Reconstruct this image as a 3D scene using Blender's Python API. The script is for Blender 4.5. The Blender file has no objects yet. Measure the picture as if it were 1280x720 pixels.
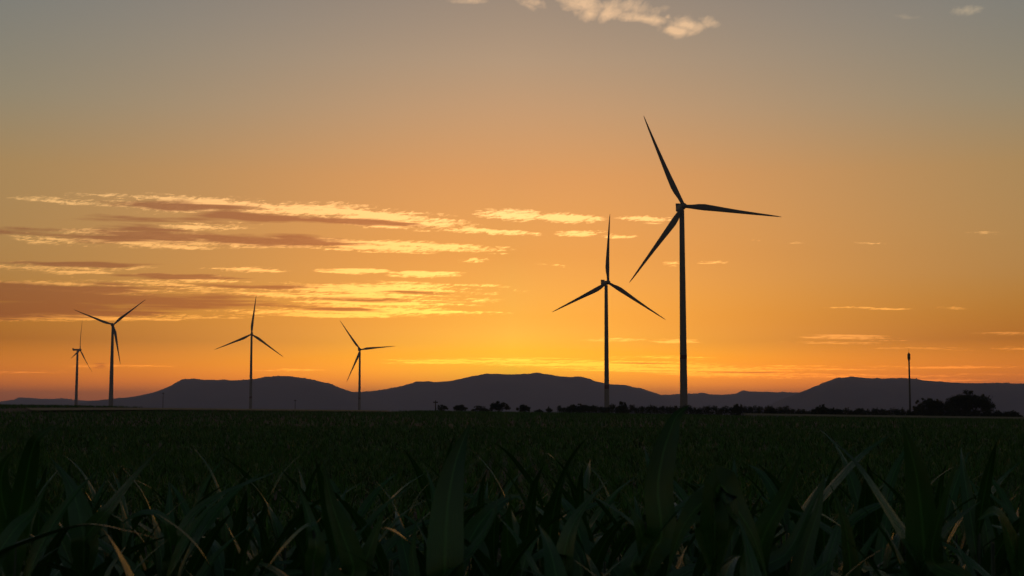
import bpy, bmesh, math, random
import numpy as np
from mathutils import Vector, Matrix

random.seed(7)
rng = np.random.default_rng(7)
sc = bpy.context.scene
col = sc.collection
R = math.radians

# ------------------------------------------------------------------ camera
EYE = 1.95
FPX = 1778.0                      # focal length in photo pixels (1280 wide)
PITCH = math.atan(156.0 / FPX)
cam = bpy.data.cameras.new('camera')
cam_o = bpy.data.objects.new('camera', cam)
col.objects.link(cam_o)
cam.sensor_width = 36.0
cam.lens = 36.0 * FPX / 1280.0
cam.clip_start = 0.1
cam.clip_end = 60000.0
cam.dof.use_dof = True
cam.dof.focus_distance = 60.0
cam.dof.aperture_fstop = 9.0
cam_o.location = (0, 0, EYE)
cam_o.rotation_euler = (math.pi / 2 + PITCH, 0, 0)
sc.camera = cam_o

# ------------------------------------------------------------------ sky, sun, exposure
SUN_EL = 0.35
SUN_AZ = 0.6                      # degrees to the right of straight ahead
sc.view_settings.view_transform = 'Standard'
sc.view_settings.look = 'None'
sc.view_settings.exposure = 0.0
sc.view_settings.gamma = 1.0
sc.view_settings.use_curve_mapping = False
sc.cycles.use_denoising = True
sc.cycles.max_bounces = 6
sc.cycles.volume_bounces = 1
sc.cycles.transparent_max_bounces = 8

CP, SP = math.cos(PITCH), math.sin(PITCH)
def ray(u, v):
    """world direction seen at photo pixel (u, v), scaled so that y = 1"""
    a = (u - 640) / FPX
    b = (360 - v) / FPX
    d = Vector((a, CP - b * SP, SP + b * CP))
    return d / d.y
def at(u, v, y):
    """world point on the ray through (u, v), y metres ahead"""
    return Vector((0, 0, EYE)) + ray(u, v) * y
def sky_uv(u, v):
    d = ray(u, v)
    return math.atan2(d.x, d.y) * FPX, d.z / math.hypot(d.x, d.y) * FPX

world = bpy.data.worlds.new('World')
sc.world = world
world.use_nodes = True
world.cycles.sampling_method = 'MANUAL'
world.cycles.sample_map_resolution = 512
nt = world.node_tree
N, L = nt.nodes, nt.links
bg = N['Background']
SKY_STRENGTH = 0.15
bg.inputs['Strength'].default_value = SKY_STRENGTH

def nmath(op, a, b=None, c=None, clamp=False, tree=None):
    t = tree or nt
    n = t.nodes.new('ShaderNodeMath'); n.operation = op; n.use_clamp = clamp
    for i, x in enumerate((a, b, c)):
        if x is None: continue
        if isinstance(x, (int, float)): n.inputs[i].default_value = x
        else: t.links.new(x, n.inputs[i])
    return n.outputs[0]
def nmix(fac, a, b, blend='MIX', tree=None):
    t = tree or nt
    n = t.nodes.new('ShaderNodeMix'); n.data_type = 'RGBA'; n.blend_type = blend; n.clamp_result = False
    for i, x in ((0, fac), (6, a), (7, b)):
        if isinstance(x, (int, float)): n.inputs[i].default_value = x
        elif isinstance(x, tuple): n.inputs[i].default_value = (*x, 1)
        else: t.links.new(x, n.inputs[i])
    return n.outputs[2]
def nramp(fac, stops, tree=None, interp='LINEAR'):
    t = tree or nt
    n = t.nodes.new('ShaderNodeValToRGB'); n.color_ramp.interpolation = interp
    e = n.color_ramp.elements
    while len(e) < len(stops): e.new(0.5)
    for q, (p, c) in zip(e, stops):
        q.position = p; q.color = (*c, 1) if len(c) == 3 else c
    if not isinstance(fac, (int, float)): t.links.new(fac, n.inputs[0])
    return n.outputs[0]

sky = N.new('ShaderNodeTexSky')
sky.sky_type = 'NISHITA'
sky.sun_disc = False
sky.sun_elevation = R(SUN_EL)
sky.sun_rotation = R(SUN_AZ)
sky.dust_density = 1.0
sky.air_density = 1.0
sky.ozone_density = 1.0
tc = N.new('ShaderNodeTexCoord')
sep = N.new('ShaderNodeSeparateXYZ'); L.new(tc.outputs['Generated'], sep.inputs[0])
X, Y, Z = sep.outputs
hyp = nmath('SQRT', nmath('ADD', nmath('MULTIPLY', X, X), nmath('MULTIPLY', Y, Y)))
U = nmath('MULTIPLY', nmath('ARCTAN2', X, Y), FPX)
V = nmath('MULTIPLY', nmath('DIVIDE', Z, nmath('MAXIMUM', hyp, 0.001)), FPX)
elev = nmath('DIVIDE', nmath('ARCSINE', Z), math.pi / 2, clamp=True)      # 0 horizon .. 1 zenith
# colour grade multiplied onto the sky: greyer with height, a little warmer away from the sunset point
GRADE_C = [(0.0, (0.952, 1.882, 3.9)), (0.019, (0.952, 1.882, 3.9)), (0.041, (0.854, 1.158, 0.752)), (0.07, (0.91, 0.93, 0.441)), (0.105, (1.139, 1.038, 0.573)), (0.135, (1.239, 1.244, 0.898)), (0.157, (1.253, 1.362, 1.098)), (0.4, (0.80, 0.85, 0.92)), (1.0, (0.80, 0.86, 1.0))]
GRADE_S = [(0.0, (2.357, 2.222, 0.03)), (0.012, (2.815, 2.285, 0.035)), (0.031, (1.019, 0.745, 0.099)), (0.06, (1.089, 0.92, 0.622)), (0.105, (1.322, 1.099, 0.697)), (0.135, (1.19, 1.229, 1.091)), (0.173, (1.125, 1.246, 1.259)), (0.4, (0.80, 0.85, 0.92)), (1.0, (0.80, 0.86, 1.0))]
aside = nmath('POWER', nmath('MULTIPLY', nmath('ABSOLUTE', U), 1 / 640.0, clamp=True), 0.8)
grade = nmix(aside, nramp(elev, [(p, tuple(q * .25 for q in c)) for p, c in GRADE_C]), nramp(elev, [(p, tuple(q * .25 for q in c)) for p, c in GRADE_S]))
sky0 = nmix(1.0, sky.outputs[0], grade, 'MULTIPLY')
sky0 = nmix(1.0, sky0, (4.0, 4.0, 4.0), 'MULTIPLY')
sky0 = nmix(aside, nmix(1.0, sky0, (0.0, 0.0, 0.22), 'ADD'), sky0)

# cloud streaks: (photo x0, y0, x1, y1, half thickness, weight)
BRIGHT = [(-260,236,60,246,6,.4),(-10,246,180,254,6,.7),(60,248,420,262,11,.95),(250,256,560,270,10,1.0),(360,262,600,284,11,1.0),(520,284,680,292,4,1.0),
  (580,266,690,270,7.5,.92),(660,270,765,275,6,.95),(775,273,850,276,5,1.0),(690,291,755,290,4,1.1),(752,294,795,295,2.6,1.1),
  (-150,284,80,292,6,.5),(60,290,220,296,7,.7),(0,298,400,303,9,.85),(300,302,640,311,7,1.15),(480,311,560,311,3,.8),(150,286,330,282,6,.7),
  (-60,332,200,334,6,.7),(40,338,150,345,6,.6),(140,346,330,350,5,.75),(245,337,360,337,3,.9),(388,338,485,340,3.4,1.0),(480,344,592,344,4,1.1),
  (570,326,610,325,3,.9),(-100,356,300,362,9,.6),(250,358,660,362,8,1.0),(280,368,620,374,8,.9),(320,380,600,382,7,1.0),(260,389,560,388,6,.9),(-150,396,360,394,5,.85),(330,393,640,392,4,1.1),
  (460,449,820,457,4,.8),(560,450,950,460,6,1.0),(640,458,1000,464,5,1.0),(420,454,700,452,2.4,.8),(740,446,900,448,3,.7),(800,466,1060,470,4,.7),(860,458,1180,462,3,.6),
  (808,426,885,427,2.6,.9),(700,424,830,425,2,.5),(60,457,260,457,3,.5),(-50,466,120,464,3,.45),(300,462,420,462,2.4,.5),
  (1020,385,1145,386,2.2,.75),(1160,384,1220,385,2,.5),(990,420,1150,424,3.4,.85),(940,427,1120,429,2,.6),(1205,417,1330,418,2.4,.7),(1230,435,1400,437,3.6,.8),(1080,434,1240,438,3,.5),
  (850,472,1300,468,3,.6),(980,460,1350,458,2.4,.6),(1050,476,1330,474,3,.55),
  (920,301,962,303,2.2,.7),(984,303,1010,304,1.8,.5),(872,328,915,327,2.2,.7),(825,331,860,330,2.4,.5),(655,330,720,332,2.4,.55),(600,318,650,320,2,.35),(1190,290,1280,292,2,.3),(1060,303,1110,304,2,.35),
  (643,-8,681,10,8,.6),(655,-2,667,18,4,.55),(691,-4,761,18,13,1.0),(706,8,766,24,11,1.1),(736,26,791,8,11,1.0),(746,10,841,10,11,.75),(756,14,851,30,8,1.05),(681,-2,751,14,10,1.0),(821,38,871,40,8,1.1),(841,24,876,38,13,1.0),(861,26,896,26,9,.6),(831,18,841,22,4,.6),
  (548,1,612,-1,5,.5),(1175,14,1230,12,7,.42),(560,-30,760,-24,16,.8),(1080,18,1180,22,4,.22)]
DARK = [(110,254,330,260,7,.9),(200,264,420,276,7,.95),(330,268,560,287,5,.8),(60,272,330,278,6,.5),
  (-200,288,150,291,6,.8),(30,291,330,298,9,1.0),(180,294,470,305,8,1.0),(90,286,240,287,6,.8),
  (-20,331,205,330,4,1.0),(140,345,320,347,3.2,1.0),(-200,362,240,366,12,1.1),(-150,373,340,373,10,1.05),(-250,386,240,388,11,1.2),(40,378,420,382,6,.75),(150,358,480,358,3.4,.7),(360,372,560,378,3.4,.7),(330,386,540,389,3.2,.7),(440,364,580,366,2.6,.5),
  (110,457,142,457,3.4,.7),(700,452,900,456,1.8,.45),(850,464,1100,467,2,.4)]
comb = N.new('ShaderNodeCombineXYZ'); L.new(U, comb.inputs[0]); L.new(V, comb.inputs[1])
# texture coordinate that tightens towards the horizon, as a level cloud sheet does
Vn = nmath('MULTIPLY', nmath('LOGARITHM', nmath('ADD', nmath('DIVIDE', nmath('MAXIMUM', V, 0.0), 50.0), 1.0), math.e), 240.0)
combn = N.new('ShaderNodeCombineXYZ'); L.new(U, combn.inputs[0]); L.new(Vn, combn.inputs[1])
def noise(scale_u, scale_v, detail=6, rough=0.6, seed=0.0, dist=0.0, rot=0.0):
    m = N.new('ShaderNodeMapping'); m.vector_type = 'TEXTURE'
    m.inputs['Location'].default_value = (seed * 97, seed * 51, seed)
    m.inputs['Scale'].default_value = (scale_u, scale_v, 1)
    m.inputs['Rotation'].default_value = (0, 0, R(rot))
    L.new(combn.outputs[0], m.inputs[0])
    n = N.new('ShaderNodeTexNoise')
    n.inputs['Scale'].default_value = 1.0; n.inputs['Detail'].default_value = detail
    n.inputs['Roughness'].default_value = rough; n.inputs['Distortion'].default_value = dist
    L.new(m.outputs[0], n.inputs['Vector'])
    return n.outputs['Fac'], n.outputs['Color']
def mask(f, n, amp, thr, gain):
    near = nmath('MULTIPLY', f, 4.0, clamp=True)
    q = nmath('MULTIPLY', nmath('SUBTRACT', n, 0.5), amp)
    q = nmath('MULTIPLY', q, near)
    q = nmath('ADD', nmath('SUBTRACT', f, thr), q)
    return nmath('MULTIPLY', q, gain, clamp=True)
def field(items, wadd):
    acc = None
    for (cx, cy, ang, a, b, w) in items:
        m = N.new('ShaderNodeMapping'); m.vector_type = 'TEXTURE'
        m.inputs['Location'].default_value = (cx, cy, 0)
        m.inputs['Rotation'].default_value = (0, 0, ang)
        m.inputs['Scale'].default_value = (a, b, 1)
        L.new(wadd, m.inputs[0])
        g = N.new('ShaderNodeTexGradient'); g.gradient_type = 'SPHERICAL'
        L.new(m.outputs[0], g.inputs[0])
        o = nmath('MULTIPLY', g.outputs['Fac'], w)
        acc = o if acc is None else nmath('MAXIMUM', acc, o)
    return acc
def ellipses(rows):
    out = []
    for (x0, y0, x1, y1, h, w) in rows:
        a0, a1 = sky_uv(x0, y0), sky_uv(x1, y1)
        dx, dy = a1[0] - a0[0], a1[1] - a0[1]
        out.append(((a0[0] + a1[0]) / 2, (a0[1] + a1[1]) / 2, math.atan2(dy, dx), math.hypot(dx, dy) / 2 * 1.2, h * 1.4, w))
    return out
EB, ED = ellipses(BRIGHT), ellipses(DARK)
def sky_with_clouds(u0, u1, v0, v1):
    """background of one patch of sky: the clear sky plus the cloud streaks that reach into the patch"""
    def inside(e):
        hu = abs(e[3] * math.cos(e[2])) + 24; hv = abs(e[3] * math.sin(e[2])) + e[4] + 7
        return e[0] + hu > u0 and e[0] - hu < u1 and e[1] + hv > v0 and e[1] - hv < v1
    eb, ed = [e for e in EB if inside(e)], [e for e in ED if inside(e)]
    _, wcol = noise(70, 16, 2, 0.6, 3.1)       # warp so the streaks are not clean ellipses
    wv = N.new('ShaderNodeVectorMath'); wv.operation = 'MULTIPLY_ADD'
    L.new(wcol, wv.inputs[0]); wv.inputs[1].default_value = (40, 11, 0); wv.inputs[2].default_value = (-20, -5.5, 0)
    wsc = N.new('ShaderNodeVectorMath'); wsc.operation = 'SCALE'
    L.new(wv.outputs[0], wsc.inputs[0]); L.new(nmath('MULTIPLY', V, 1 / 260.0, clamp=True), wsc.inputs['Scale'])
    wadd = N.new('ShaderNodeVectorMath'); wadd.operation = 'ADD'
    L.new(comb.outputs[0], wadd.inputs[0]); L.new(wsc.outputs[0], wadd.inputs[1])
    c = sky0
    if eb:
        high = v0 > 400                         # the cumulus scraps overhead are puffier than the streaks below
        nB, _ = noise(*((110, 5.5, 6, 0.64, 11.3, 0.35, -1) if not high else (60, 14, 7, 0.60, 17.3, 0.3, 0)))
        nB2, _ = noise(*((11, 2.4, 4, 0.74, 5.7, 0.5, 8) if not high else (16, 6, 4, 0.6, 5.7, 0.2, 12)))
        nBm = nmath('ADD', nmath('MULTIPLY', nB, 0.55), nmath('MULTIPLY', nB2, 0.45))
        mB = mask(field(eb, wadd.outputs[0]), nBm, *((5.2, 0.26, 2.0) if not high else (2.6, 0.14, 1.3)))
        bright = nmix(1.0, sky0, (nmix(aside, (1.8, 2.2, 2.7), (1.9, 1.75, 1.6)) if v0 > 50 else nmix(aside, (1.5, 1.55, 2.6), (1.6, 1.5, 1.5))) if v0 < 400 else (2.1, 1.75, 1.42), 'MULTIPLY')
        bright = nmix(1.0, bright, (0.6, 0.5, 0.25), 'ADD')
        c = nmix(nmath('MULTIPLY', mB, 0.95), c, bright)
    if ed:
        nD, _ = noise(120, 7, 6, 0.6, 21.9, 0.3)
        mD = mask(field(ed, wadd.outputs[0]), nD, 1.8, 0.20, 2.6)
        dark = nmix(1.0, sky0, (0.62, 0.46, 0.46), 'MULTIPLY')
        dark = nmix(1.0, dark, (0.2, 0.08, 0.06), 'ADD')
        c = nmix(nmath('MULTIPLY', mD, 0.93), c, dark)
    b = N.new('ShaderNodeBackground'); b.inputs['Strength'].default_value = SKY_STRENGTH
    L.new(c, b.inputs['Color'])
    return b.outputs[0]
# the clear sky everywhere, with the cloudy patches switched in where they lie (so the rest stays cheap to shade)
L.new(sky0, bg.inputs['Color'])
surf = bg.outputs[0]
for (u0, u1, v0, v1) in [(-1000, -230, 108, 290), (-230, 60, 108, 290), (60, 900, 108, 290), (-1000, -100, 0, 108), (-100, 250, 0, 108), (250, 1000, 0, 108), (-200, 700, 440, 620)]:
    f = nmath('MULTIPLY', nmath('GREATER_THAN', U, float(u0)), nmath('LESS_THAN', U, float(u1)))
    f = nmath('MULTIPLY', f, nmath('MULTIPLY', nmath('GREATER_THAN', V, float(v0)), nmath('LESS_THAN', V, float(v1))))
    mx = N.new('ShaderNodeMixShader')
    L.new(f, mx.inputs[0]); L.new(surf, mx.inputs[1]); L.new(sky_with_clouds(u0, u1, v0, v1), mx.inputs[2])
    surf = mx.outputs[0]
L.new(surf, N['World Output'].inputs['Surface'])

sun = bpy.data.lights.new('sun', 'SUN')
sun.energy = 0.5
sun.angle = R(0.53)
sun.color = (1.0, 0.55, 0.22)
sun_o = bpy.data.objects.new('sun', sun)
col.objects.link(sun_o)
sun_dir = Vector((math.sin(R(SUN_AZ)) * math.cos(R(SUN_EL)), math.cos(R(SUN_AZ)) * math.cos(R(SUN_EL)), math.sin(R(SUN_EL))))
sun_o.rotation_euler = sun_dir.to_track_quat('Z', 'Y').to_euler()

# ------------------------------------------------------------------ helpers
def obj(name, me, mat=None, parent=None, loc=None):
    o = bpy.data.objects.new(name, me)
    col.objects.link(o)
    if mat is not None and me is not None and len(me.materials) == 0: me.materials.append(mat)
    if parent is not None: o.parent = parent
    if loc is not None: o.location = loc
    return o
def empty(name, loc, rz=0.0):
    o = bpy.data.objects.new(name, None)
    o.empty_display_size = 0.2
    col.objects.link(o); o.location = loc; o.rotation_euler = (0, 0, rz)
    return o
def tag(o, label=None, cat=None, group=None, kind=None):
    if label: o['label'] = label
    if cat: o['category'] = cat
    if group: o['group'] = group
    if kind: o['kind'] = kind
    return o
def mesh(name, v, f, smooth=False):
    me = bpy.data.meshes.new(name)
    me.from_pydata([tuple(p) for p in v], [], [tuple(q) for q in f])
    if smooth: me.polygons.foreach_set('use_smooth', [True] * len(me.polygons))
    me.update()
    return me
def np_mesh(name, v, f, smooth=False):
    """numpy vertices (n,3) and faces (m,k)"""
    me = bpy.data.meshes.new(name)
    n, m, k = len(v), len(f), f.shape[1]
    me.vertices.add(n); me.vertices.foreach_set('co', np.ascontiguousarray(v, dtype=np.float32).ravel())
    me.loops.add(m * k); me.loops.foreach_set('vertex_index', np.ascontiguousarray(f, dtype=np.int32).ravel())
    me.polygons.add(m)
    me.polygons.foreach_set('loop_start', np.arange(0, m * k, k, dtype=np.int32))
    if smooth: me.polygons.foreach_set('use_smooth', np.ones(m, dtype=bool))
    me.update(calc_edges=True); me.validate()
    return me
def tube(path, radii, n=10, cap=True):
    v, f = [], []
    P = [Vector(p) for p in path]
    for i, p in enumerate(P):
        t = (P[min(i + 1, len(P) - 1)] - P[max(i - 1, 0)]).normalized()
        a = t.cross(Vector((0, 1, 0)) if abs(t.y) < .9 else Vector((1, 0, 0))).normalized()
        b = t.cross(a)
        for k in range(n):
            w = 2 * math.pi * k / n
            v.append(p + (a * math.cos(w) + b * math.sin(w)) * radii[i])
    for i in range(len(P) - 1):
        for k in range(n):
            k2 = (k + 1) % n
            f.append((i * n + k, i * n + k2, (i + 1) * n + k2, (i + 1) * n + k))
    if cap:
        f.append(tuple(range(n - 1, -1, -1))); f.append(tuple((len(P) - 1) * n + k for k in range(n)))
    return v, f
def smoothstep(a, b, x):
    t = np.clip((x - a) / (b - a), 0, 1)
    return t * t * (3 - 2 * t)
def ground_z(x, y):
    x = np.asarray(x, float); y = np.asarray(y, float)
    xc = np.clip(x, -260, 260)
    z = smoothstep(40, 420, y) * (1.85 - 0.0148 * xc)
    far = smoothstep(430, 1000, np.hypot(x, y))
    return z * (1 - far) + far * -9.0

# ------------------------------------------------------------------ materials
def mat_base(name, color, rough=0.6, spec=0.4, var=0.25, scale=3.0, coord='Object', bump=0.0, bscale=None):
    m = bpy.data.materials.new(name); m.use_nodes = True
    t = m.node_tree; b = t.nodes['Principled BSDF']
    b.inputs['Roughness'].default_value = rough
    b.inputs['Specular IOR Level'].default_value = spec
    c_ = t.nodes.new('ShaderNodeTexCoord')
    n = t.nodes.new('ShaderNodeTexNoise'); n.inputs['Scale'].default_value = scale; n.inputs['Detail'].default_value = 5
    t.links.new(c_.outputs[coord], n.inputs['Vector'])
    lo = tuple(q * (1 - var) for q in color); hi = tuple(min(1, q * (1 + var)) for q in color)
    t.links.new(nramp(n.outputs['Fac'], [(0.3, lo), (0.7, hi)], t), b.inputs['Base Color'])
    if bump:
        nb = t.nodes.new('ShaderNodeTexNoise'); nb.inputs['Scale'].default_value = bscale or scale * 4; nb.inputs['Detail'].default_value = 6
        t.links.new(c_.outputs[coord], nb.inputs['Vector'])
        bp = t.nodes.new('ShaderNodeBump'); bp.inputs['Strength'].default_value = bump
        t.links.new(nb.outputs['Fac'], bp.inputs['Height']); t.links.new(bp.outputs[0], b.inputs['Normal'])
    return m
def leaf_mat(name, color, rough, trans, var=0.3, island=False, spec=0.5, veins=False):
    m = mat_base(name, color, rough, spec, var, 2.2)
    t = m.node_tree; b = t.nodes['Principled BSDF']
    out = t.nodes['Material Output']
    src = b.inputs['Base Color'].links[0].from_socket
    if veins:
        uv = t.nodes.new('ShaderNodeUVMap'); s = t.nodes.new('ShaderNodeSeparateXYZ'); t.links.new(uv.outputs[0], s.inputs[0])
        mid = nmath('ABSOLUTE', nmath('SUBTRACT', s.outputs[0], 0.5, tree=t), tree=t)
        rib = nmath('SUBTRACT', 1.0, nmath('MULTIPLY', mid, 16.0, clamp=True, tree=t), tree=t)
        w = nmath('SINE', nmath('MULTIPLY', s.outputs[0], 120.0, tree=t), tree=t)
        wv_ = nmath('MULTIPLY_ADD', w, 0.18, 0.95, tree=t)
        src = nmix(1.0, src, wv_, 'MULTIPLY', t)
        src = nmix(nmath('MULTIPLY', rib, 0.6, tree=t), src, tuple(min(1, q * 2.6 + .02) for q in color), 'MIX', t)
        # dry, straw-coloured leaf tips
        tip = nmath('MULTIPLY', nmath('SUBTRACT', s.outputs[1], 0.86, tree=t), 6.0, clamp=True, tree=t)
        src = nmix(nmath('MULTIPLY', tip, 0.1, tree=t), src, (0.085, 0.085, 0.045), 'MIX', t)
        t.links.new(src, b.inputs['Base Color'])
        bp = t.nodes.new('ShaderNodeBump'); bp.inputs['Strength'].default_value = 0.35; bp.inputs['Distance'].default_value = 0.003
        t.links.new(nmath('ADD', w, nmath('MULTIPLY', rib, -3.0, tree=t), tree=t), bp.inputs['Height'])
        t.links.new(bp.outputs[0], b.inputs['Normal'])
    if trans > 0:
        tr = t.nodes.new('ShaderNodeBsdfTranslucent'); t.links.new(src, tr.inputs['Color'])
        mx = t.nodes.new('ShaderNodeMixShader'); mx.inputs[0].default_value = trans
        t.links.new(b.outputs[0], mx.inputs[1]); t.links.new(tr.outputs[0], mx.inputs[2])
        t.links.new(mx.outputs[0], out.inputs['Surface'])
    return m
M = {
 'soil':   mat_base('soil', (0.035, 0.028, 0.020), 0.9, 0.2, 0.5, 0.6, bump=0.6, bscale=9.0),
 'plain':  mat_base('plain', (0.030, 0.034, 0.016), 0.9, 0.1, 0.5, 0.01),
 'hill':   mat_base('hill_forest', (0.030, 0.035, 0.022), 0.95, 0.1, 0.5, 0.004, bump=0.8, bscale=0.02),
 'maize':  leaf_mat('maize_leaf', (0.026, 0.092, 0.016), 0.27, 0.10, 0.45, veins=True, spec=0.5),
 'stalk':  mat_base('maize_stalk', (0.035, 0.050, 0.018), 0.5, 0.4, 0.3, 9.0),
 'crop':   leaf_mat('crop_leaf', (0.048, 0.120, 0.014), 0.5, 0.14, 0.6, spec=0.2),
 'tree':   leaf_mat('tree_leaf', (0.030, 0.040, 0.016), 0.6, 0.12, 0.5, spec=0.25),
 'bark':   mat_base('bark', (0.035, 0.027, 0.020), 0.9, 0.2, 0.35, 4.0, bump=0.5),
 'stubble':mat_base('stubble', (0.20, 0.16, 0.09), 0.9, 0.2, 0.3, 0.8, bump=0.4),
 'grass':  mat_base('verge_grass', (0.11, 0.10, 0.05), 0.9, 0.2, 0.35, 1.5, bump=0.4),
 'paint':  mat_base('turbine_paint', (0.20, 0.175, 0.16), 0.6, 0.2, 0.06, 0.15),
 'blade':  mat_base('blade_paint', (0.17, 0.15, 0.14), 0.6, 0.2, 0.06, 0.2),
 'red':    mat_base('red_band_paint', (0.10, 0.02, 0.018), 0.5, 0.4, 0.1, 0.4),
 'steel':  mat_base('galvanised_steel', (0.09, 0.085, 0.08), 0.5, 0.3, 0.15, 1.0),
 'dark':   mat_base('dark_plastic', (0.06, 0.06, 0.065), 0.5, 0.4, 0.1, 1.0),
 'wood':   mat_base('creosoted_wood', (0.05, 0.035, 0.025), 0.85, 0.2, 0.3, 3.0),
}

# ------------------------------------------------------------------ ground
na, radii = 240, np.concatenate([[0.0], np.geomspace(1.0, 26000, 130)])
ang = np.concatenate([np.linspace(-35, 35, 161)[:-1], np.linspace(35, 325, 80)[:-1]])
ang = np.radians(ang); na = len(ang)
gx = np.outer(radii, np.sin(ang)); gy = np.outer(radii, np.cos(ang))
gz = ground_z(gx, gy)
gz += np.where(radii[:, None] < 40, 0.03 * np.sin(gx * 5.1 + gy * 1.7) * np.sin(gy * 4.3), 0)
gv = np.stack([gx, gy, gz], -1).reshape(-1, 3)
ii, jj = np.meshgrid(np.arange(len(radii) - 1), np.arange(na), indexing='ij')
j2 = (jj + 1) % na
gf = np.stack([ii * na + jj, (ii + 1) * na + jj, (ii + 1) * na + j2, ii * na + j2], -1).reshape(-1, 4)
ground = obj('ground', np_mesh('ground', gv, gf, True), M['soil'])
tag(ground, 'dark bare soil and flat farmland reaching to the hills', 'ground', kind='structure')

# ------------------------------------------------------------------ hills
HILLS = [
 ('hill', 16500, 2600, [(-520,503),(-300,499),(-150,496),(-60,501),(-20,504),(10,502),(22,498),(33,497),(53,499),(69,499),(80,498),(93,500),(107,501.8),(124,501),(142,501.5),(160,503),(200,506),(260,512)],
  'low distant ridge behind the two leftmost wind turbines'),
 ('hill', 12500, 2300, [(70,511),(107,503),(124,500.5),(142,498.3),(160,498),(178,494),(196,491),(209,485.5),(222,477),(229,474.5),(240,473),(252,475),(275,475),(297,475.7),(315,474.5),(334,471),(349,470),(367,471),(386,474),(405,478),(419,482),(429,486.8),(438,490),(455,494),(480,500),(520,508),(560,516)],
  'hill with a stepped left shoulder behind the third wind turbine from left'),
 ('hill', 13500, 2500, [(380,514),(410,502),(430,492),(445,490),(462,489.8),(476,487.5),(500,483.7),(520,477.5),(534,476.5),(543,478.6),(555,479),(567,476),(590,470.6),(609,467),(637,468.7),(651,468),(670,466),(684,467.8),(703,471.5),(726,471),(738,474),(754,481),(778,481.2),(796,484.5),(820,491.6),(835,497),(860,505),(900,515)],
  'broad central hill below the brightest part of the sunset'),
 ('hill', 15500, 2500, [(770,514),(800,502),(818,495),(831,494),(858,492.5),(877,491.4),(900,494),(913,495.7),(920,492),(928,488.5),(949,490.3),(975,490.5),(1000,490.7),(1020,493),(1060,500),(1110,512)],
  'low distant ridge with a small round knoll right of the largest turbine'),
 ('hill', 11000, 2200, [(940,516),(975,500),(1000,491.5),(1007,489),(1028,478.8),(1046,472.7),(1064,471),(1093,473.4),(1136,472.7),(1165,477),(1215,480),(1251,478.8),(1280,480),(1330,484),(1400,479),(1500,488),(1640,494),(1800,506)],
  'long flat-topped hill behind the mast and the two large trees'),
]
hr = np.random.default_rng(3)
for (nm, dist, depth, prof, label) in HILLS:
    px = np.array([p[0] for p in prof], float); pv = np.array([p[1] for p in prof], float)
    us = np.arange(px[0], px[-1] + .1, 1.1)
    vs = np.interp(us, px, pv)
    ker = np.array([.1, .2, .4, .2, .1]); vs = np.convolve(np.pad(vs, 2, mode='edge'), ker, 'valid')
    # tree tops along the skyline
    vs = vs - np.abs(hr.normal(0, .38, len(us))) - .5 * np.sin(us * .31 + dist) * np.sin(us * .073)
    rows = np.concatenate([np.linspace(-1, 0, 13), np.linspace(0, 1, 7)[1:]])
    ridge = np.array([at(u, v, dist) for u, v in zip(us, vs)])
    low = np.array([at(u, v, dist) for u, v in zip(us, np.convolve(np.pad(vs, 20, mode='edge'), np.ones(41) / 41, 'valid'))])
    verts = []
    for k, s in enumerate(rows):
        h = (0.5 + 0.5 * math.cos(math.pi * abs(s))) if s > -1 else 0.0
        zz = ridge[:, 2] if s == 0 else low[:, 2] * h + (1 - h) * -40
        bumps = 0 if s == 0 else 14 * h * (np.sin(us * .05 + s * 7 + dist) + np.sin(us * .113 - s * 11)) * (1 - h) * 2
        yy = ridge[:, 1] + s * depth + (0 if s == 0 else 120 * np.sin(us * .03 + s * 5))
        verts.append(np.stack([ridge[:, 0] * yy / dist, yy, zz + bumps], -1))
    verts = np.concatenate(verts); nu = len(us)
    ii, jj = np.meshgrid(np.arange(len(rows) - 1), np.arange(nu - 1), indexing='ij')
    hf = np.stack([ii * nu + jj, ii * nu + jj + 1, (ii + 1) * nu + jj + 1, (ii + 1) * nu + jj], -1).reshape(-1, 4)
    tag(obj(nm, np_mesh(nm, verts, hf, True), M['hill']), label, 'hill', kind='structure')

# ------------------------------------------------------------------ field strips
def strip(name, label, pts_near, pts_far, mat, dz, dz2=None):
    """sheet between two pixel-free polylines of ground positions (x, y)"""
    n = 60
    def res(p):
        t = np.linspace(0, 1, n); s = np.linspace(0, 1, len(p))
        return np.interp(t, s, [q[0] for q in p]), np.interp(t, s, [q[1] for q in p])
    ax, ay = res(pts_near); bx, by = res(pts_far)
    vv = []
    rows_ = 8
    for r_ in range(rows_):
        w = r_ / (rows_ - 1)
        x = ax * (1 - w) + bx * w; y = ay * (1 - w) + by * w
        vv.append(np.stack([x, y, ground_z(x, y) + dz + ((dz2 if dz2 is not None else dz) - dz) * w], -1))
    vv = np.concatenate(vv)
    ii, jj = np.meshgrid(np.arange(rows_ - 1), np.arange(n - 1), indexing='ij')
    ff = np.stack([ii * n + jj, ii * n + jj + 1, (ii + 1) * n + jj + 1, (ii + 1) * n + jj], -1).reshape(-1, 4)
    o = obj(name, np_mesh(name, vv, ff, True), mat)
    tag(o, label, 'field', kind='structure')
    return o
# positions solved from the terrain: a pale stubble field on the rise to the left, a dry verge in front of the hedge
strip('stubble_field', 'pale strip of stubble on the rise below the left turbines', [(-88, 262), (-70, 300), (-28, 322)], [(-102, 300), (-78, 340), (-30, 352)], M['stubble'], 0.42)
strip('field_verge', 'thin dry grass verge in front of the hedgerow', [(56, 341), (80, 338), (150, 330)], [(56, 348), (80, 345), (150, 337)], M['grass'], 0.45, 0.92)

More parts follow.
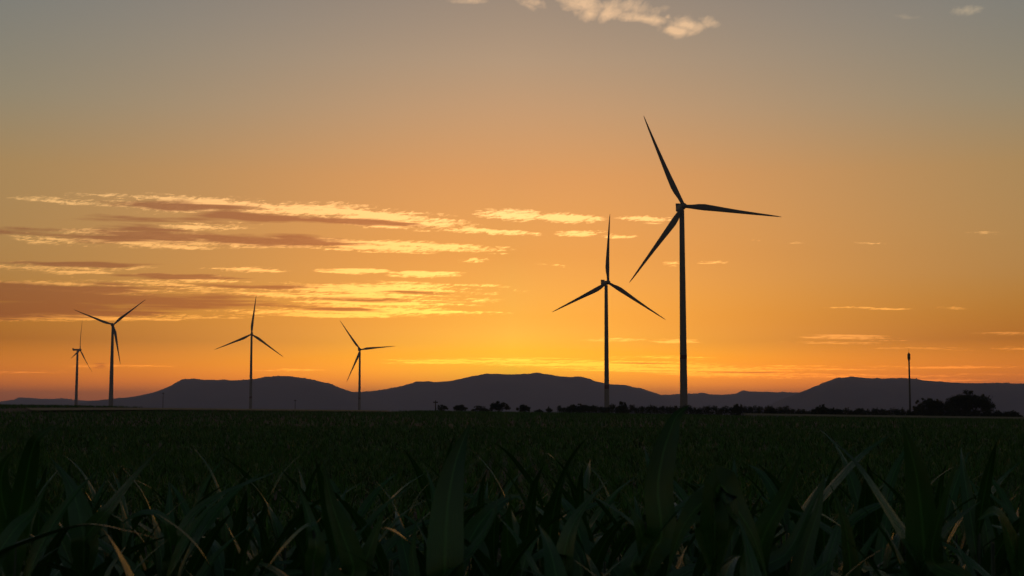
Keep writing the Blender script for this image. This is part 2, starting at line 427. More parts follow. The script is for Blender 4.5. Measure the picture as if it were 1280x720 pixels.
# ------------------------------------------------------------------ wind turbines
RB = 65.0
def make_blade():
    secs = [(0.0, 2.4, 2.4, .5), (1.5, 2.4, 2.4, .5), (5, 2.9, 1.9, .42), (9, 3.9, 1.3, .33), (13, 4.3, 1.0, .30), (19, 3.8, .8, .28),
            (27, 3.1, .6, .28), (36, 2.4, .45, .28), (46, 1.75, .32, .28), (55, 1.2, .22, .28), (61, .75, .14, .3), (63.4, .35, .07, .35), (64.2, .06, .03, .5)]
    v, f, n = [], [], 12
    for (z, ch, th, le) in secs:
        tw = R(12) * (1 - z / 64.2) ** 2
        for k in range(n):
            a = 2 * math.pi * k / n
            x = (le - .5 + 0.5 * math.cos(a)) * 1.0
            x = (math.cos(a) * .5 + .5 - (1 - le)) * ch          # leading edge at +le, trailing towards -X
            y = math.sin(a) * .5 * th * (0.75 + .35 * math.cos(a))
            if z < 2: y = math.sin(a) * .5 * th
            xr, yr = x * math.cos(tw) - y * math.sin(tw), x * math.sin(tw) + y * math.cos(tw)
            v.append((xr, yr - 0.00102 * z * z, z + 1.0))          # slight pre-bend upwind
    m = len(secs)
    for i in range(m - 1):
        for k in range(n):
            k2 = (k + 1) % n
            f.append((i * n + k, i * n + k2, (i + 1) * n + k2, (i + 1) * n + k))
    f.append(tuple(range(n - 1, -1, -1))); f.append(tuple((m - 1) * n + k for k in range(n)))
    return mesh('blade', v, f, True)
def make_nacelle():
    bm = bmesh.new()
    bmesh.ops.create_cube(bm, size=1.0)
    for q in bm.verts:
        q.co.x *= 4.0; q.co.z *= 4.2; q.co.y = q.co.y * 12.5 + 3.6
        if q.co.y > 5: q.co.x *= .9; q.co.z = q.co.z * .92 + .2
        if q.co.y < 0: q.co.x *= .86; q.co.z *= .88
    bmesh.ops.bevel(bm, geom=bm.edges[:], offset=.55, segments=3, affect='EDGES', profile=.5)
    me = bpy.data.meshes.new('nacelle'); bm.to_mesh(me); bm.free()
    return me
def make_cooler():
    bm = bmesh.new(); bmesh.ops.create_cube(bm, size=1.0)
    for q in bm.verts: q.co = Vector((q.co.x * 3.8, q.co.y * .9 + 9.0, q.co.z * 1.9 + 2.8))
    bmesh.ops.bevel(bm, geom=bm.edges[:], offset=.12, segments=2, affect='EDGES')
    me = bpy.data.meshes.new('cooler'); bm.to_mesh(me); bm.free(); return me
def make_hub():
    prof = [(-3.6, .05), (-3.45, .55), (-3.0, 1.1), (-2.2, 1.6), (-1.0, 1.95), (.4, 2.05), (1.4, 1.95), (1.9, 1.6)]
    v, f, n = [], [], 20
    for (y, r) in prof:
        for k in range(n):
            a = 2 * math.pi * k / n
            v.append((r * math.cos(a), y, r * math.sin(a)))
    for i in range(len(prof) - 1):
        for k in range(n):
            k2 = (k + 1) % n
            f.append((i * n + k, (i + 1) * n + k, (i + 1) * n + k2, i * n + k2))
    f.append(tuple(range(n))); f.append(tuple((len(prof) - 1) * n + k for k in range(n - 1, -1, -1)))
    return mesh('rotor_hub', v, f, True)
blade_me, nac_me, cool_me, hub_me = make_blade(), make_nacelle(), make_cooler(), make_hub()
for q, k in ((blade_me, 'blade'), (nac_me, 'paint'), (cool_me, 'paint'), (hub_me, 'paint')): q.materials.append(M[k])
OVER = 5.0
TURB = [  # hub pixel, distance, yaw, phase, red band pixel rows, label, base radius
 ((854.5, 257.5), 926, 7, -23.6, (443.5, 448.5), 'largest and nearest wind turbine, its tower rising from the hedgerow', 2.6, 1.6),
 ((760, 353), 1325, 17, 2.6, (480.5, 486.0), 'second largest wind turbine, with one blade upright, left of the largest', 2.45, 1.55),
 ((314.4, 417.8), 2345, 8, 6, (495.5, 498.0), 'small wind turbine standing before the hill with the stepped shoulder', 2.7, 1.6),
 ((450.5, 437), 2575, 17, -36, (497.0, 499.0), 'small wind turbine in the dip between two hills', 2.6, 1.6),
 ((141.5, 406), 2262, 23, 50, None, 'wind turbine with its blades in a Y and wide tower, second from left', 4.0, 1.8),
 ((100, 437.3), 2820, 86, 12, None, 'smallest wind turbine, turned side-on with a visible nacelle, leftmost', 3.4, 1.8),
]
for (hub, D, yaw, ph, band, label, rb, rt) in TURB:
    yw = R(yaw)
    hp = at(hub[0], hub[1], D)
    fw = Vector((math.sin(yw), -math.cos(yw), 0))
    base = hp - fw * OVER
    gz_ = float(ground_z(base.x, base.y))
    H = hp.z - gz_
    t = empty('wind_turbine', (base.x, base.y, gz_), yw)
    tag(t, label, 'wind turbine', 'wind turbines on the plain')
    zs = [0, .02 * H, .2 * H, .4 * H, .6 * H, .8 * H, H - 2.2]
    rr = [rb + (rt - rb) * (z / (H - 2.2)) for z in zs]
    v, f = tube([(0, 0, z) for z in zs], rr, 28)
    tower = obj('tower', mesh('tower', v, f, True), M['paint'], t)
    for zf in (.28, .55, .79):                             # flange joints between tower sections
        r_ = rb + (rt - rb) * zf
        v, f = tube([(0, 0, H * zf - .15), (0, 0, H * zf + .15)], [r_ + .05, r_ + .05], 28)
        obj('flange', mesh('flange', v, f, True), M['paint'], tower)
    if band:
        z1 = at(hub[0], band[0], D).z - gz_; z0 = at(hub[0], band[1], D).z - gz_
        r0 = rb + (rt - rb) * z0 / H + .03; r1 = rb + (rt - rb) * z1 / H + .03
        v, f = tube([(0, 0, z0), (0, 0, z1)], [r0, r1], 28, False)
        tag(obj('red_band', mesh('red_band', v, f, True), M['red'], tower), 'dark red marking band round the tower')
    v, f = tube([(0, 0, -.3), (0, 0, .35)], [rb + 1.2, rb + 1.2], 28)
    obj('foundation', mesh('foundation', v, f), M['steel'], t)
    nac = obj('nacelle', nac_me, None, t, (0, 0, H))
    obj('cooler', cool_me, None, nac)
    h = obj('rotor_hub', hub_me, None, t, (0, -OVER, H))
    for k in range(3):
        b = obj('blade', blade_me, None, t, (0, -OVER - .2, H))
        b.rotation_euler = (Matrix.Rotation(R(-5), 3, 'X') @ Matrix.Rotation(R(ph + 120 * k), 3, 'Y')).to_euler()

# ------------------------------------------------------------------ mast and poles
def make_mast():
    D = 720
    top, x = at(1136, 441, D), at(1136, 441, D).x
    g = float(ground_z(x, D)); H = top.z - g
    t = empty('radio_mast', (x, D, g))
    tag(t, 'slender telecom mast with a thick antenna head beside the large trees', 'mast')
    v, f = tube([(0, 0, 0), (0, 0, H * .5), (0, 0, H)], [.62, .48, .38], 16)
    obj('pole', mesh('pole', v, f, True), M['steel'], t)
    v, f = tube([(0, 0, H - 4.2), (0, 0, H - 3.9), (0, 0, H - .6), (0, 0, H - .3)], [.4, .5, .5, .4], 16)
    obj('antenna_collar', mesh('antenna_collar', v, f, True), M['dark'], t)
    bm = bmesh.new(); bmesh.ops.create_cube(bm, size=1)
    for q in bm.verts: q.co = Vector((q.co.x * .42, q.co.y * .22, q.co.z * 2.9))
    bmesh.ops.bevel(bm, geom=bm.edges[:], offset=.06, segments=2, affect='EDGES')
    pm = bpy.data.meshes.new('antenna_panel'); bm.to_mesh(pm); bm.free(); pm.materials.append(M['dark'])
    for k in range(6):
        a = k * math.pi / 3 + .2
        o = obj('antenna_panel', pm, None, t, (.6 * math.sin(a), -.6 * math.cos(a), H - 2.0)); o.rotation_euler = (0, 0, a)
    v, f = tube([(0, 0, H), (0, 0, H + 2.4)], [.07, .03], 8)
    obj('lightning_rod', mesh('lightning_rod', v, f), M['steel'], t)
    v, f = [], []
    for sx in (-.2, .2):
        a, b = tube([(sx, -.72, 1.0), (sx, -.55, H - 4.5)], [.04, .04], 6); o_ = len(v); v += a; f += [tuple(i + o_ for i in q) for q in b]
    obj('ladder', mesh('ladder', v, f), M['steel'], t)
make_mast()
def make_pole(u, vtop, D, label, arm=True):
    p = at(u, vtop, D); g = float(ground_z(p.x, D)); H = p.z - g
    t = empty('utility_pole', (p.x, D, g)); tag(t, label, 'pole', 'thin poles on the plain')
    v, f = tube([(0, 0, 0), (0, 0, H)], [.30, .2], 10); obj('pole_shaft', mesh('pole_shaft', v, f, True), M['wood'], t)
    bm = bmesh.new(); bmesh.ops.create_cube(bm, size=1)
    for q in bm.verts: q.co = Vector((q.co.x * 2.0, q.co.y * .3, q.co.z * .5 + H - .8))
    me = bpy.data.meshes.new('crossarm'); bm.to_mesh(me); bm.free(); obj('crossarm', me, M['wood'], t)
make_pole(204, 490.5, 1150, 'thin dark pole on the plain between the Y turbine and the stepped hill')
make_pole(369, 499.5, 1150, 'tiny pole on the plain halfway between two small turbines')
make_pole(544.5, 500.5, 600, 'tiny pole at the left end of the row of shrubs')

# ------------------------------------------------------------------ trees and hedge
def foliage(rg, lobes, n, size):
    """leaf-clump quads filling a set of ellipsoid lobes (cx,cy,cz,rx,ry,rz)"""
    lobes = np.array(lobes, float)
    w = (lobes[:, 3] * lobes[:, 5]) ** .8; w = w / w.sum()
    idx = rg.choice(len(lobes), n, p=w)
    d = rg.normal(size=(n, 3)); d /= np.linalg.norm(d, axis=1)[:, None]
    r = rg.uniform(0, 1, n) ** .42 * (1 + .16 * rg.normal(size=n))
    c_ = lobes[idx, :3] + d * lobes[idx, 3:] * r[:, None]
    a = rg.normal(size=(n, 3)); a /= np.linalg.norm(a, axis=1)[:, None]
    b = np.cross(a, rg.normal(size=(n, 3))); b /= np.linalg.norm(b, axis=1)[:, None]
    s = size * rg.uniform(.5, 1.35, n)[:, None]
    q = np.stack([c_ - a * s, c_ + b * s * .55, c_ + a * s, c_ - b * s * .55], 1)
    q[:, :, 2] = np.maximum(q[:, :, 2], .02)
    return q.reshape(-1, 3), np.arange(n * 4).reshape(-1, 4)
def lobes_for(rg, W, H, n, base=.1):
    out = []
    for k in range(n * 2):
        x = rg.uniform(-.42, .42) * W
        top = H * math.sqrt(max(.10, 1 - (x / (W * .54)) ** 2)) * rg.uniform(.70, 1.0)
        rz = rg.uniform(.10, .24) * H
        out.append((x, rg.uniform(-.3, .3) * W, max(base * H + rz * .6, top - rz), W * rg.uniform(.07, .17), W * rg.uniform(.10, .2), rz))
    out.append((rg.uniform(-.06, .06) * W, 0, H * .42, W * .33, W * .3, H * .34))
    for k in range(n):                                     # stray sprigs that break the outline
        a = rg.uniform(.15, .85) * math.pi
        rr_ = rg.uniform(.84, 1.02)
        out.append((math.cos(a) * W * .5 * rr_, rg.uniform(-.2, .2) * W, max(.15, math.sin(a) * H * .98 * rr_), W * .035, W * .05, H * rg.uniform(.04, .09)))
    return out
def make_tree(name, u0, u1, vtop, D, label, cat, group, nl=7, dens=1.0, seed=0, base=.1):
    rg = np.random.default_rng(100 + seed)
    xl, xr = at(u0, 510, D).x, at(u1, 510, D).x
    x = (xl + xr) / 2; W = xr - xl
    g = float(ground_z(x, D)); H = at((u0 + u1) / 2, vtop, D).z - g
    t = empty(name, (x, D, g)); tag(t, label, cat, group)
    lb = lobes_for(rg, W, H, nl, base)
    n = int(max(500, W * H * 150 * dens))
    v, f = foliage(rg, lb, n, .20)
    obj('crown', np_mesh('crown', v, f), M['tree'], t)
    vv, ff = [], []
    def add(a, b):
        o_ = len(vv); vv.extend(a); ff.extend([tuple(i + o_ for i in q) for q in b])
    th = max(.10, .035 * H)
    add(*tube([(0, 0, -.1), (.05, 0, H * .25), (.02, .05, H * .55), (0, 0, H * .8)], [th * 1.3, th, th * .6, th * .2], 8))
    for q in lb[:5]:
        add(*tube([(.03, 0, H * rg.uniform(.12, .35)), (q[0] * .5, q[1] * .5, q[2] * .7), (q[0], q[1], q[2])], [th * .6, th * .4, th * .12], 6))
    obj('trunk', mesh('trunk', vv, ff, True), M['bark'], t)
    return t
TREES = [
 ('broadleaf_tree', 1140, 1181, 496.5, 395, 'rounded tree beside the mast, smaller of the two large trees', 'tree', None, 9, 1.1),
 ('broadleaf_tree', 1179, 1243, 489.5, 392, 'largest dark tree, broad and dome-shaped, right of the mast', 'tree', None, 16, 1.1),
 ('shrub', 1252, 1276, 512.5, 372, 'loose bush at the far right end of the hedgerow', 'shrub', 'shrubs along the field edge', 6, .8),
 ('shrub', 1235, 1254, 515.0, 385, 'low bush between the largest tree and the loose end bush', 'shrub', 'shrubs along the field edge', 4, .9),
 ('shrub', 543, 560, 505.5, 430, 'shrub beside the tiny pole, leftmost of the shrub row', 'shrub', 'shrubs along the field edge', 4, .6),
 ('shrub', 563, 586, 505.5, 432, 'low wide shrub, second from the left in the shrub row', 'shrub', 'shrubs along the field edge', 5, .9),
 ('shrub', 589, 611, 507.0, 430, 'ragged low shrub just left of the round-crowned small tree', 'shrub', 'shrubs along the field edge', 5, .7),
 ('small_tree', 611, 637, 501.0, 428, 'small round-crowned tree standing highest in the left shrub row', 'tree', None, 7, .9),
 ('shrub', 644, 664, 505.5, 428, 'round bush just right of the small round-crowned tree', 'shrub', 'shrubs along the field edge', 5, 1.0),
 ('shrub', 667, 680, 511.5, 428, 'very low bush in the gap before the hedgerow begins', 'shrub', 'shrubs along the field edge', 3, .9),
 ('shrub', 682, 691, 508.0, 428, 'thin upright bush in the gap before the hedgerow begins', 'shrub', 'shrubs along the field edge', 3, .5),
 ('small_tree', 772, 784, 500.5, 420, 'small narrow tree poking above the hedgerow between the two big turbines', 'tree', None, 4, 1.0),
 ('shrub', 708, 742, 504.0, 425, 'broad bush swelling at the left start of the hedgerow', 'shrub', 'shrubs along the field edge', 7, 1.0),
 ('shrub', 915, 930, 503.5, 405, 'square-topped bush above the hedgerow right of the largest turbine', 'shrub', 'shrubs along the field edge', 5, 1.2),
 ('shrub', 955, 972, 506.0, 400, 'bush above the hedgerow below the low distant ridge', 'shrub', 'shrubs along the field edge', 4, 1.0),
 ('shrub', 1016, 1036, 504.5, 396, 'peaked bush above the hedgerow where the long hill begins to rise', 'shrub', 'shrubs along the field edge', 5, 1.0),
 ('shrub', 1036, 1052, 508.0, 394, 'rounded bush just right of the peaked hedgerow bush', 'shrub', 'shrubs along the field edge', 4, 1.0),
 ('shrub', 1062, 1082, 509.0, 392, 'low rounded bush in the hedgerow left of the mast', 'shrub', 'shrubs along the field edge', 4, 1.0),
]
for i, a in enumerate(TREES):
    make_tree(*a, seed=i)
# the hedgerow itself: one unbroken mass
rg = np.random.default_rng(55)
hv, hf, off = [], [], 0
for u in np.arange(700, 1262, 4.0):
    D = np.interp(u, [700, 900, 1140, 1280], [426, 410, 390, 378]) + rg.uniform(-4, 4)
    vt = np.interp(u, [700, 720, 760, 840, 900, 960, 1000, 1100, 1140, 1200, 1262], [511, 507, 507.5, 508.5, 508.5, 509, 511, 512.5, 513, 512, 517]) + rg.normal(0, 1.5)
    x = at(u, 510, D).x; g = float(ground_z(x, D)); H = max(.9, at(u, vt, D).z - g); W = rg.uniform(1.5, 2.8)
    v, f = foliage(rg, [(0, 0, H * .45, W * .55, W * .6, H * .52), (rg.uniform(-.5, .5), 0, H * .75, W * .3, W * .3, H * .27)], 360, .19)
    v = v + np.array([x, D, g]); hv.append(v); hf.append(f + off); off += len(v)
hedge = obj('hedgerow', np_mesh('hedgerow', np.concatenate(hv), np.concatenate(hf)), M['tree'])
tag(hedge, 'continuous low dark hedgerow along the far edge of the field', 'hedge', kind='stuff')
# scrub specks on the left horizon
# ------------------------------------------------------------------ field crop (beyond count)
def blades(P, length, width, lean, rg, segs=2):
    """bent strap leaves rooted at P (n,3): segs quads each"""
    n = len(P)
    az = rg.uniform(0, 2 * np.pi, n)
    dirx, diry = np.cos(az), np.sin(az)
    sx, sy = -diry, dirx
    ln = length * rg.uniform(.65, 1.25, n); le = lean * rg.uniform(.3, 1.6, n); wd = width * rg.uniform(.7, 1.3, n)
    vs = []
    for k in range(segs + 1):
        t = k / segs
        out = ln * le * t ** 1.6; up = ln * (t - .55 * le * t ** 2.6)
        w = wd * (1 - t) ** .6 * (.55 + .9 * t) * .5 if k < segs else wd * .04
        cx, cy, cz = P[:, 0] + dirx * out, P[:, 1] + diry * out, P[:, 2] + up
        vs.append(np.stack([cx - sx * w, cy - sy * w, cz], -1)); vs.append(np.stack([cx + sx * w, cy + sy * w, cz], -1))
    v = np.stack(vs, 1)                      # n, 2(segs+1), 3
    k2 = 2 * (segs + 1)
    fs = np.array([(2 * k, 2 * k + 1, 2 * k + 3, 2 * k + 2) for k in range(segs)])
    f = (np.arange(n)[:, None, None] * k2 + fs[None]).reshape(-1, 4)
    return v.reshape(-1, 3), f
cr = np.random.default_rng(21)
def scatter(y0, y1, dens, half=.44):
    """random ground points in the field wedge between two distances"""
    n = int(dens * half * (y1 ** 2 - y0 ** 2))
    y = np.sqrt(cr.uniform(y0 ** 2, y1 ** 2, n)); x = cr.uniform(-half, half, n) * y
    return x, y
cv, cf, off = [], [], 0
def keep_out(x, y):
    """stubble and verge are not cropped"""
    yn = np.interp(x, [-88, -70, -28], [262, 300, 322]); s = (x > -110) & (x < -28) & (y > yn)
    e = y > np.interp(x, [30, 80, 150], [345, 338, 330])
    return ~(s | ((x > 56) & e))
for (y0, y1, dens, per, ln, wd, lean, segs) in [(9.5, 26, 9, 7, .52, .045, .55, 3), (26, 62, 8, 6, .52, .05, .55, 2), (62, 140, 2.2, 5, .56, .085, .6, 2), (140, 425, .5, 4, .66, .20, .6, 1)]:
    x, y = scatter(y0, y1, dens)
    # drilled rows, 0.5 m apart, slightly uneven
    if y1 < 63: x = np.round(x / .5) * .5 + cr.normal(0, .06, len(x))
    k = keep_out(x, y); x, y = x[k], y[k]
    x = np.repeat(x, per) + cr.normal(0, .04, len(x) * per); y = np.repeat(y, per) + cr.normal(0, .04, len(y) * per)
    patch = .85 + .22 * np.sin(x * .9 + 1.3 * np.sin(y * .31)) * np.sin(y * .53 + x * .2)
    P = np.stack([x, y, ground_z(x, y) - .02 + .12 * (patch - .8)], -1)
    v, f = blades(P, ln, wd, lean, cr, segs)
    cv.append(v); cf.append(f + off); off += len(v)
crop = obj('field_crop', np_mesh('field_crop', np.concatenate(cv), np.concatenate(cf)), M['crop'])
tag(crop, 'low dark green crop covering the whole field behind the maize', 'crop', kind='stuff')

# ------------------------------------------------------------------ foreground maize
def catmull(P, n):
    P = [Vector(p) for p in P]
    P = [P[0] * 2 - P[1]] + P + [P[-1] * 2 - P[-2]]
    out = []
    m = len(P) - 3
    for i in range(n + 1):
        s = min(i / n * m, m - 1e-6); k = int(s); t = s - k
        a, b, c_, d = P[k:k + 4]
        out.append(0.5 * ((2 * b) + (c_ - a) * t + (2 * a - 5 * b + 4 * c_ - d) * t * t + (3 * b - a - 3 * c_ + d) * t ** 3))
    return out
def leaf_mesh(center, W, face, fold=.28, wave=.16, seed=0, n=16, twist=0.0):
    """a strap leaf along a centre line; five vertices across, V-folded at the midrib, with wavy margins"""
    rr = random.Random(seed)
    C = catmull(center, n)
    v, uv, f = [], [], []
    p1, p2, fr = rr.uniform(0, 6.28), rr.uniform(0, 6.28), rr.uniform(7, 11)
    for i, p in enumerate(C):
        t = i / n
        T = (C[min(i + 1, n)] - C[max(i - 1, 0)]).normalized()
        Nn = Vector(face); Nn = Nn - T * Nn.dot(T)
        if Nn.length < 1e-3: Nn = Vector((0, 0, 1)) - T * T.z
        Nn.normalize()
        Nn = Matrix.Rotation(twist * t, 3, T) @ Nn
        S = T.cross(Nn)
        w = W * .5 * (min(1, .38 + t * 3.0)) * (1 - max(0, (t - .38) / .62) ** 1.3)
        w = max(w, .0012)
        for k, s in enumerate((-1, -.5, 0, .5, 1)):
            wv_ = wave * w * (abs(s) ** 2) * (math.sin(t * fr + p1) if s < 0 else math.sin(t * fr * 1.17 + p2))
            v.append(p + S * (s * w) + Nn * (fold * w * abs(s) * (1 - .5 * t) + wv_))
            uv.append((k / 4, t))
    for i in range(n):
        for k in range(4):
            a = i * 5 + k
            f.append((a, a + 1, a + 6, a + 5))
    me = mesh('leaf', v, f, True)
    ul = me.uv_layers.new(name='UVMap')
    li = np.empty(len(me.loops), dtype=np.int32); me.loops.foreach_get('vertex_index', li)
    ul.data.foreach_set('uv', np.array(uv, dtype=np.float32)[li].ravel())
    me.materials.append(M['maize'])
    return me
# a library of generic leaves growing from the origin towards +X
LIB = []
for i in range(14):
    rr = random.Random(40 + i)
    ln = rr.uniform(.60, .86); erect = rr.uniform(.38, 1.0)
    a0 = R(48 + 36 * erect + rr.uniform(-5, 5)); droop = R(rr.uniform(85, 135) * (1.12 - .82 * erect))
    p = Vector((0, 0, 0)); pts = [p.copy()]; side = rr.uniform(-.35, .35)
    for k in range(8):
        t = (k + 1) / 8
        a = a0 - droop * t ** 1.5
        p = p + Vector((math.cos(a), side * t * t, math.sin(a))) * (ln / 8); pts.append(p.copy())
    LIB.append((erect, leaf_mesh(pts, rr.uniform(.068, .096), (-.5, 0, 1), rr.uniform(.2, .4), rr.uniform(.12, .3), i, 14, rr.uniform(-1.0, 1.0))))
LIB.sort(key=lambda q: q[0])
STALK = {}
def stalk_mesh(h):
    k = round(h, 1)
    if k not in STALK:
        zs = [0, .3, .6, .9, k - .25, k]
        zs = [z for z in zs[:4] if z < k - .3] + [k - .25, k]
        rs = [.014 - .009 * (z / k) ** 1.5 for z in zs]
        v, f = tube([(.006 * math.sin(z * 5), .005 * math.cos(z * 4), z) for z in zs], rs, 8)
        me = mesh('stalk', v, f, True); me.materials.append(M['stalk']); STALK[k] = me
    return STALK[k]
def generic_leaves(t, h, rr, n, zmin=.45, zmax=1.0, scale=1.0):
    plane = rr.uniform(0, math.pi)
    for k in range(n):
        s = k / max(1, n - 1)
        z = h * (zmin + (zmax - zmin) * s) - .04
        e = .25 + .75 * s + rr.uniform(-.25, .25)
        i = int(min(len(LIB) - 1, max(0, e * (len(LIB) - 1))))
        o = obj('leaf', LIB[i][1], None, t, (0, 0, z))
        o.rotation_euler = (rr.uniform(-.15, .15), rr.uniform(-.14, .14), plane + math.pi * (k % 2) + rr.uniform(-.5, .5))
        q = scale * rr.uniform(.82, 1.12) * (1 - .22 * max(0, s - .7) / .3)
        o.scale = (q, q, q)
MARKS = [(-60, 'at the far left edge'), (60, 'below the leftmost turbine'), (140, 'below the turbine with blades in a Y'), (230, 'below the stepped shoulder of the hill'), (314, 'below the third turbine from left'),
         (382, 'below the slope between two small turbines'), (450, 'below the fourth turbine from left'), (545, 'below the left end of the shrub row'), (624, 'below the round-crowned small tree'), (690, 'below the gap before the hedgerow'),
         (760, 'below the second largest turbine'), (853, 'below the largest turbine'), (925, 'below the square-topped bush'), (1000, 'below the low distant ridge'), (1070, 'below the top of the long hill'),
         (1136, 'below the mast'), (1210, 'below the largest tree'), (1265, 'below the loose end bush'), (1340, 'at the far right edge')]
def gen_label(x, y):
    u = 640 + FPX * x / y
    where = min(MARKS, key=lambda q: abs(q[0] - u))[1]
    depth = 'front' if y < 4.6 else ('middle' if y < 6.4 else 'back')
    return f'maize plant in the {depth} of the stand, {where}'
GEN_GROUP = 'maize plants in the foreground'
# --- plants whose leaves stand out: leaves traced as (pixel polyline, width px, facing), root first
HEROES = [
 ('maize plant with the tallest blade, its tip overlapping the largest turbine base', 4.6, [
   ([(827,668),(822,612),(828,570),(837,541),(846,520),(862,506)], 35, (.35,-1,.35)),
   ([(790,705),(815,668),(848,636),(884,603)], 26, (-.4,-.6,1)),
   ([(800,660),(792,642),(780,620)], 14, (.2,-1,.6))]),
 ('maize plant with an upright blade and a long leaning blade, below the mast', 4.3, [
   ([(1156,700),(1152,645),(1146,595),(1137,558),(1128,528)], 36, (-.3,-1,.2)),
   ([(1150,700),(1118,650),(1085,602),(1062,572),(1034,544)], 28, (.7,-.8,.6)),
   ([(1148,726),(1165,688),(1190,656),(1226,626)], 34, (-.3,-.35,1))]),
 ('maize plant with one broad pointed blade below the shrub row', 4.4, [
   ([(556,702),(559,640),(566,592),(576,558),(588,528)], 38, (.2,-1,.25)),
   ([(556,715),(590,690),(615,650),(622,620)], 22, (-.6,-.7,.6))]),
 ('maize plant with a hooked blade tip at the far left edge', 4.5, [
   ([(22,660),(32,602),(41,560),(52,543),(80,526)], 24, (.5,-.9,.5)),
   ([(14,670),(2,620),(4,585),(20,560)], 28, (.3,-1,.1))]),
 ('maize plant with a wide black drooping leaf left of the mast line', 3.9, [
   ([(893,640),(899,606),(918,632),(942,672),(960,728)], 48, (.6,-.9,.2)),
   ([(893,650),(880,628),(852,662),(832,725)], 38, (-.6,-.7,.6))]),
 ('maize plant with a pale bent-over leaf left of the tallest blade', 4.3, [
   ([(704,726),(706,690),(717,655),(737,626),(762,598)], 30, (-.3,-.3,1)),
   ([(702,710),(690,690),(668,700),(640,722)], 24, (-.5,-.4,1))]),
 ('maize plant with an arrow-shaped blade tip below the low distant ridge', 4.5, [
   ([(945,705),(958,662),(976,630),(989,600),(1001,568)], 30, (-.4,-1,.4)),
   ([(948,712),(985,690),(1010,640),(1030,596)], 24, (-.6,-.8,.4))]),
 ('maize plant with two crossing blades left of the mast', 4.6, [
   ([(1000,730),(1008,685),(1022,640),(1031,592)], 24, (-.4,-1,.3)),
   ([(1062,722),(1060,680),(1053,645),(1038,606)], 24, (.5,-1,.3))]),
 ('maize plant with a leaf lying nearly level across the bottom left', 3.8, [
   ([(-12,700),(48,674),(108,657),(160,664),(212,677)], 26, (0,-.15,1)),
   ([(-10,705),(20,660),(40,640),(62,600)], 24, (-.3,-1,.4))]),
 ('maize plant with a long thin blade leaning right below the leftmost turbines', 4.8, [
   ([(108,672),(136,636),(172,592),(208,552)], 26, (-.6,-.9,.4)),
   ([(104,668),(96,630),(84,600),(63,572)], 30, (.6,-.9,.4))]),
 ('maize plant with a narrow blade arching below the stepped hill', 4.9, [
   ([(214,700),(238,648),(282,616),(350,588)], 22, (-.5,-.6,.8)),
   ([(214,690),(205,650),(180,640),(150,655)], 20, (.4,-.4,1))]),
 ('maize plant with a twin blade below the gap between the hills', 4.3, [
   ([(442,715),(426,662),(413,622),(404,576)], 28, (.5,-1,.3)),
   ([(330,726),(352,688),(388,656),(400,676)], 24, (-.2,-.2,1)),
   ([(395,680),(384,640),(372,605)], 20, (.4,-1,.3))]),
 ('maize plant with a short steep blade below the fourth turbine', 4.4, [
   ([(455,716),(466,676),(482,636)], 26, (-.4,-1,.4)),
   ([(518,726),(516,690),(521,650)], 14, (-.2,-1,.4))]),
 ('maize plant with a stout upright blade below the round-crowned tree', 4.2, [
   ([(640,728),(634,672),(638,620)], 30, (.3,-1,.3)),
   ([(650,726),(664,680),(690,652)], 20, (-.5,-.7,.6))]),
 ('maize plant with dark overlapping leaves in the bottom right corner', 3.9, [
   ([(1276,730),(1262,676),(1246,640),(1222,650)], 34, (.4,-.9,.4)),
   ([(1166,700),(1176,640),(1196,576)], 18, (-.5,-1,.3)),
   ([(1278,720),(1282,670),(1278,610)], 36, (.2,-1,.2))]),
]
taken = []
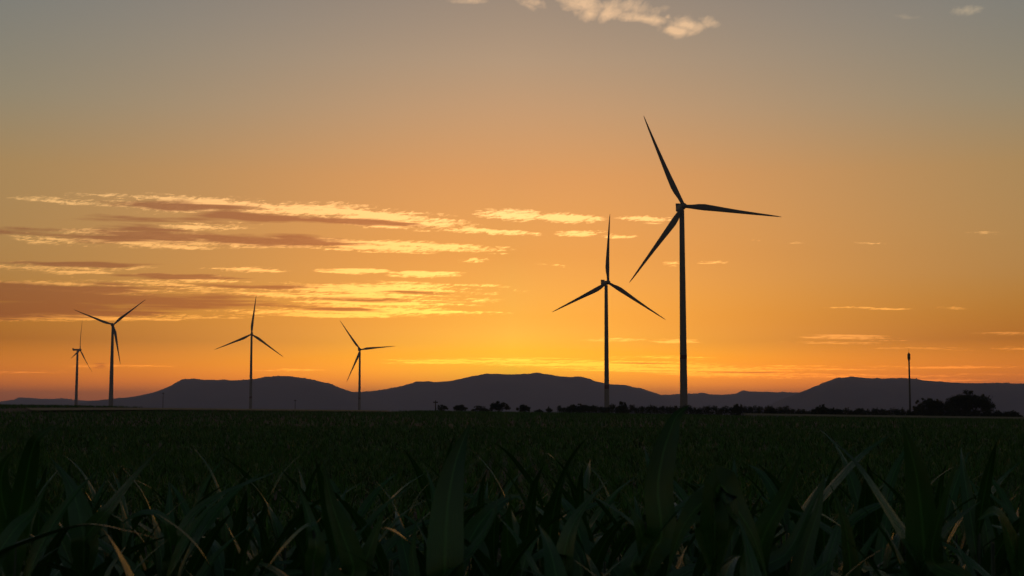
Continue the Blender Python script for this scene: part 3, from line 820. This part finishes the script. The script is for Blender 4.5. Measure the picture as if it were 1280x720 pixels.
for i, (label, D, leaves) in enumerate(HEROES):
    rr = random.Random(900 + i)
    roots = [at(lf[0][0][0], lf[0][0][1], D) for lf in leaves]
    # the stalk stands below the mean of the leaf roots
    bx = sum(r.x for r in roots) / len(roots)
    htop = min(max(r.z for r in roots), EYE - .06)
    t = empty('maize_plant', (bx, D, 0)); tag(t, label, 'maize plant', GEN_GROUP)
    taken.append((bx, D))
    obj('stalk', stalk_mesh(htop), None, t)
    for j, (pl, wpx, face) in enumerate(leaves):
        dz = rr.uniform(-.12, .12)
        pts = []
        for k, (u, v_) in enumerate(pl):
            s = k / (len(pl) - 1)
            pts.append(at(u, v_, D + dz * s) - Vector((bx, D, 0)))
        # leaf sheath: run the leaf back down to the stalk
        r0 = pts[0]
        foot = Vector((0, 0, max(.2, min(htop, r0.z) - .14)))
        pts = [foot, (foot + r0) * .5 + Vector((0, 0, .02))] + pts
        me = leaf_mesh(pts, wpx * 1.22 * D / FPX, face, rr.uniform(.18, .34), rr.uniform(.08, .2), 300 + i * 7 + j, 22, rr.uniform(-.3, .3))
        obj('leaf', me, None, t)
    generic_leaves(t, htop - .12, rr, 5, .35, .85, .95)
# --- the rest of the stand
pr = random.Random(5)
count = 0
for row in range(9):
    y0 = 3.35 + row * .62
    x = -(.40 * y0 + .55) + pr.uniform(0, .2)
    while x < .40 * y0 + .55:
        px_, py_ = x + pr.uniform(-.05, .05), y0 + pr.uniform(-.16, .16)
        x += pr.uniform(.17, .34)
        if any((px_ - a) ** 2 + (py_ - b) ** 2 < .012 for a, b in taken): continue
        h = pr.uniform(1.08, 1.36) + (.04 if 5 < py_ < 6.2 else -.06)
        if pr.random() < .12: h += .12
        t = empty('maize_plant', (px_, py_, 0), pr.uniform(0, 6.28))
        tag(t, gen_label(px_, py_), 'maize plant', GEN_GROUP)
        obj('stalk', stalk_mesh(h), None, t)
        generic_leaves(t, h, pr, 6)
        count += 1
print('maize plants', count + len(HEROES), 'crop tris', sum(len(q) for q in cf) * 2)

# ------------------------------------------------------------------ haze
bm = bmesh.new(); bmesh.ops.create_cube(bm, size=1)
zlo, zhi = -44.0, 430.0
for q in bm.verts: q.co = Vector((q.co.x * 60000, q.co.y * 60000, zlo if q.co.z < 0 else zhi))
me = bpy.data.meshes.new('haze'); bm.to_mesh(me); bm.free()
hm = bpy.data.materials.new('haze'); hm.use_nodes = True
t = hm.node_tree; t.nodes.remove(t.nodes['Principled BSDF'])
pv = t.nodes.new('ShaderNodeVolumePrincipled')
pv.inputs['Color'].default_value = (0.62, 0.66, 1.0, 1)
pv.inputs['Density'].default_value = 7.2e-5
pv.inputs['Anisotropy'].default_value = 0.38
t.links.new(pv.outputs[0], t.nodes['Material Output'].inputs['Volume'])
tag(obj('haze', me, hm), 'thin evening haze over the plain', 'haze', kind='stuff')
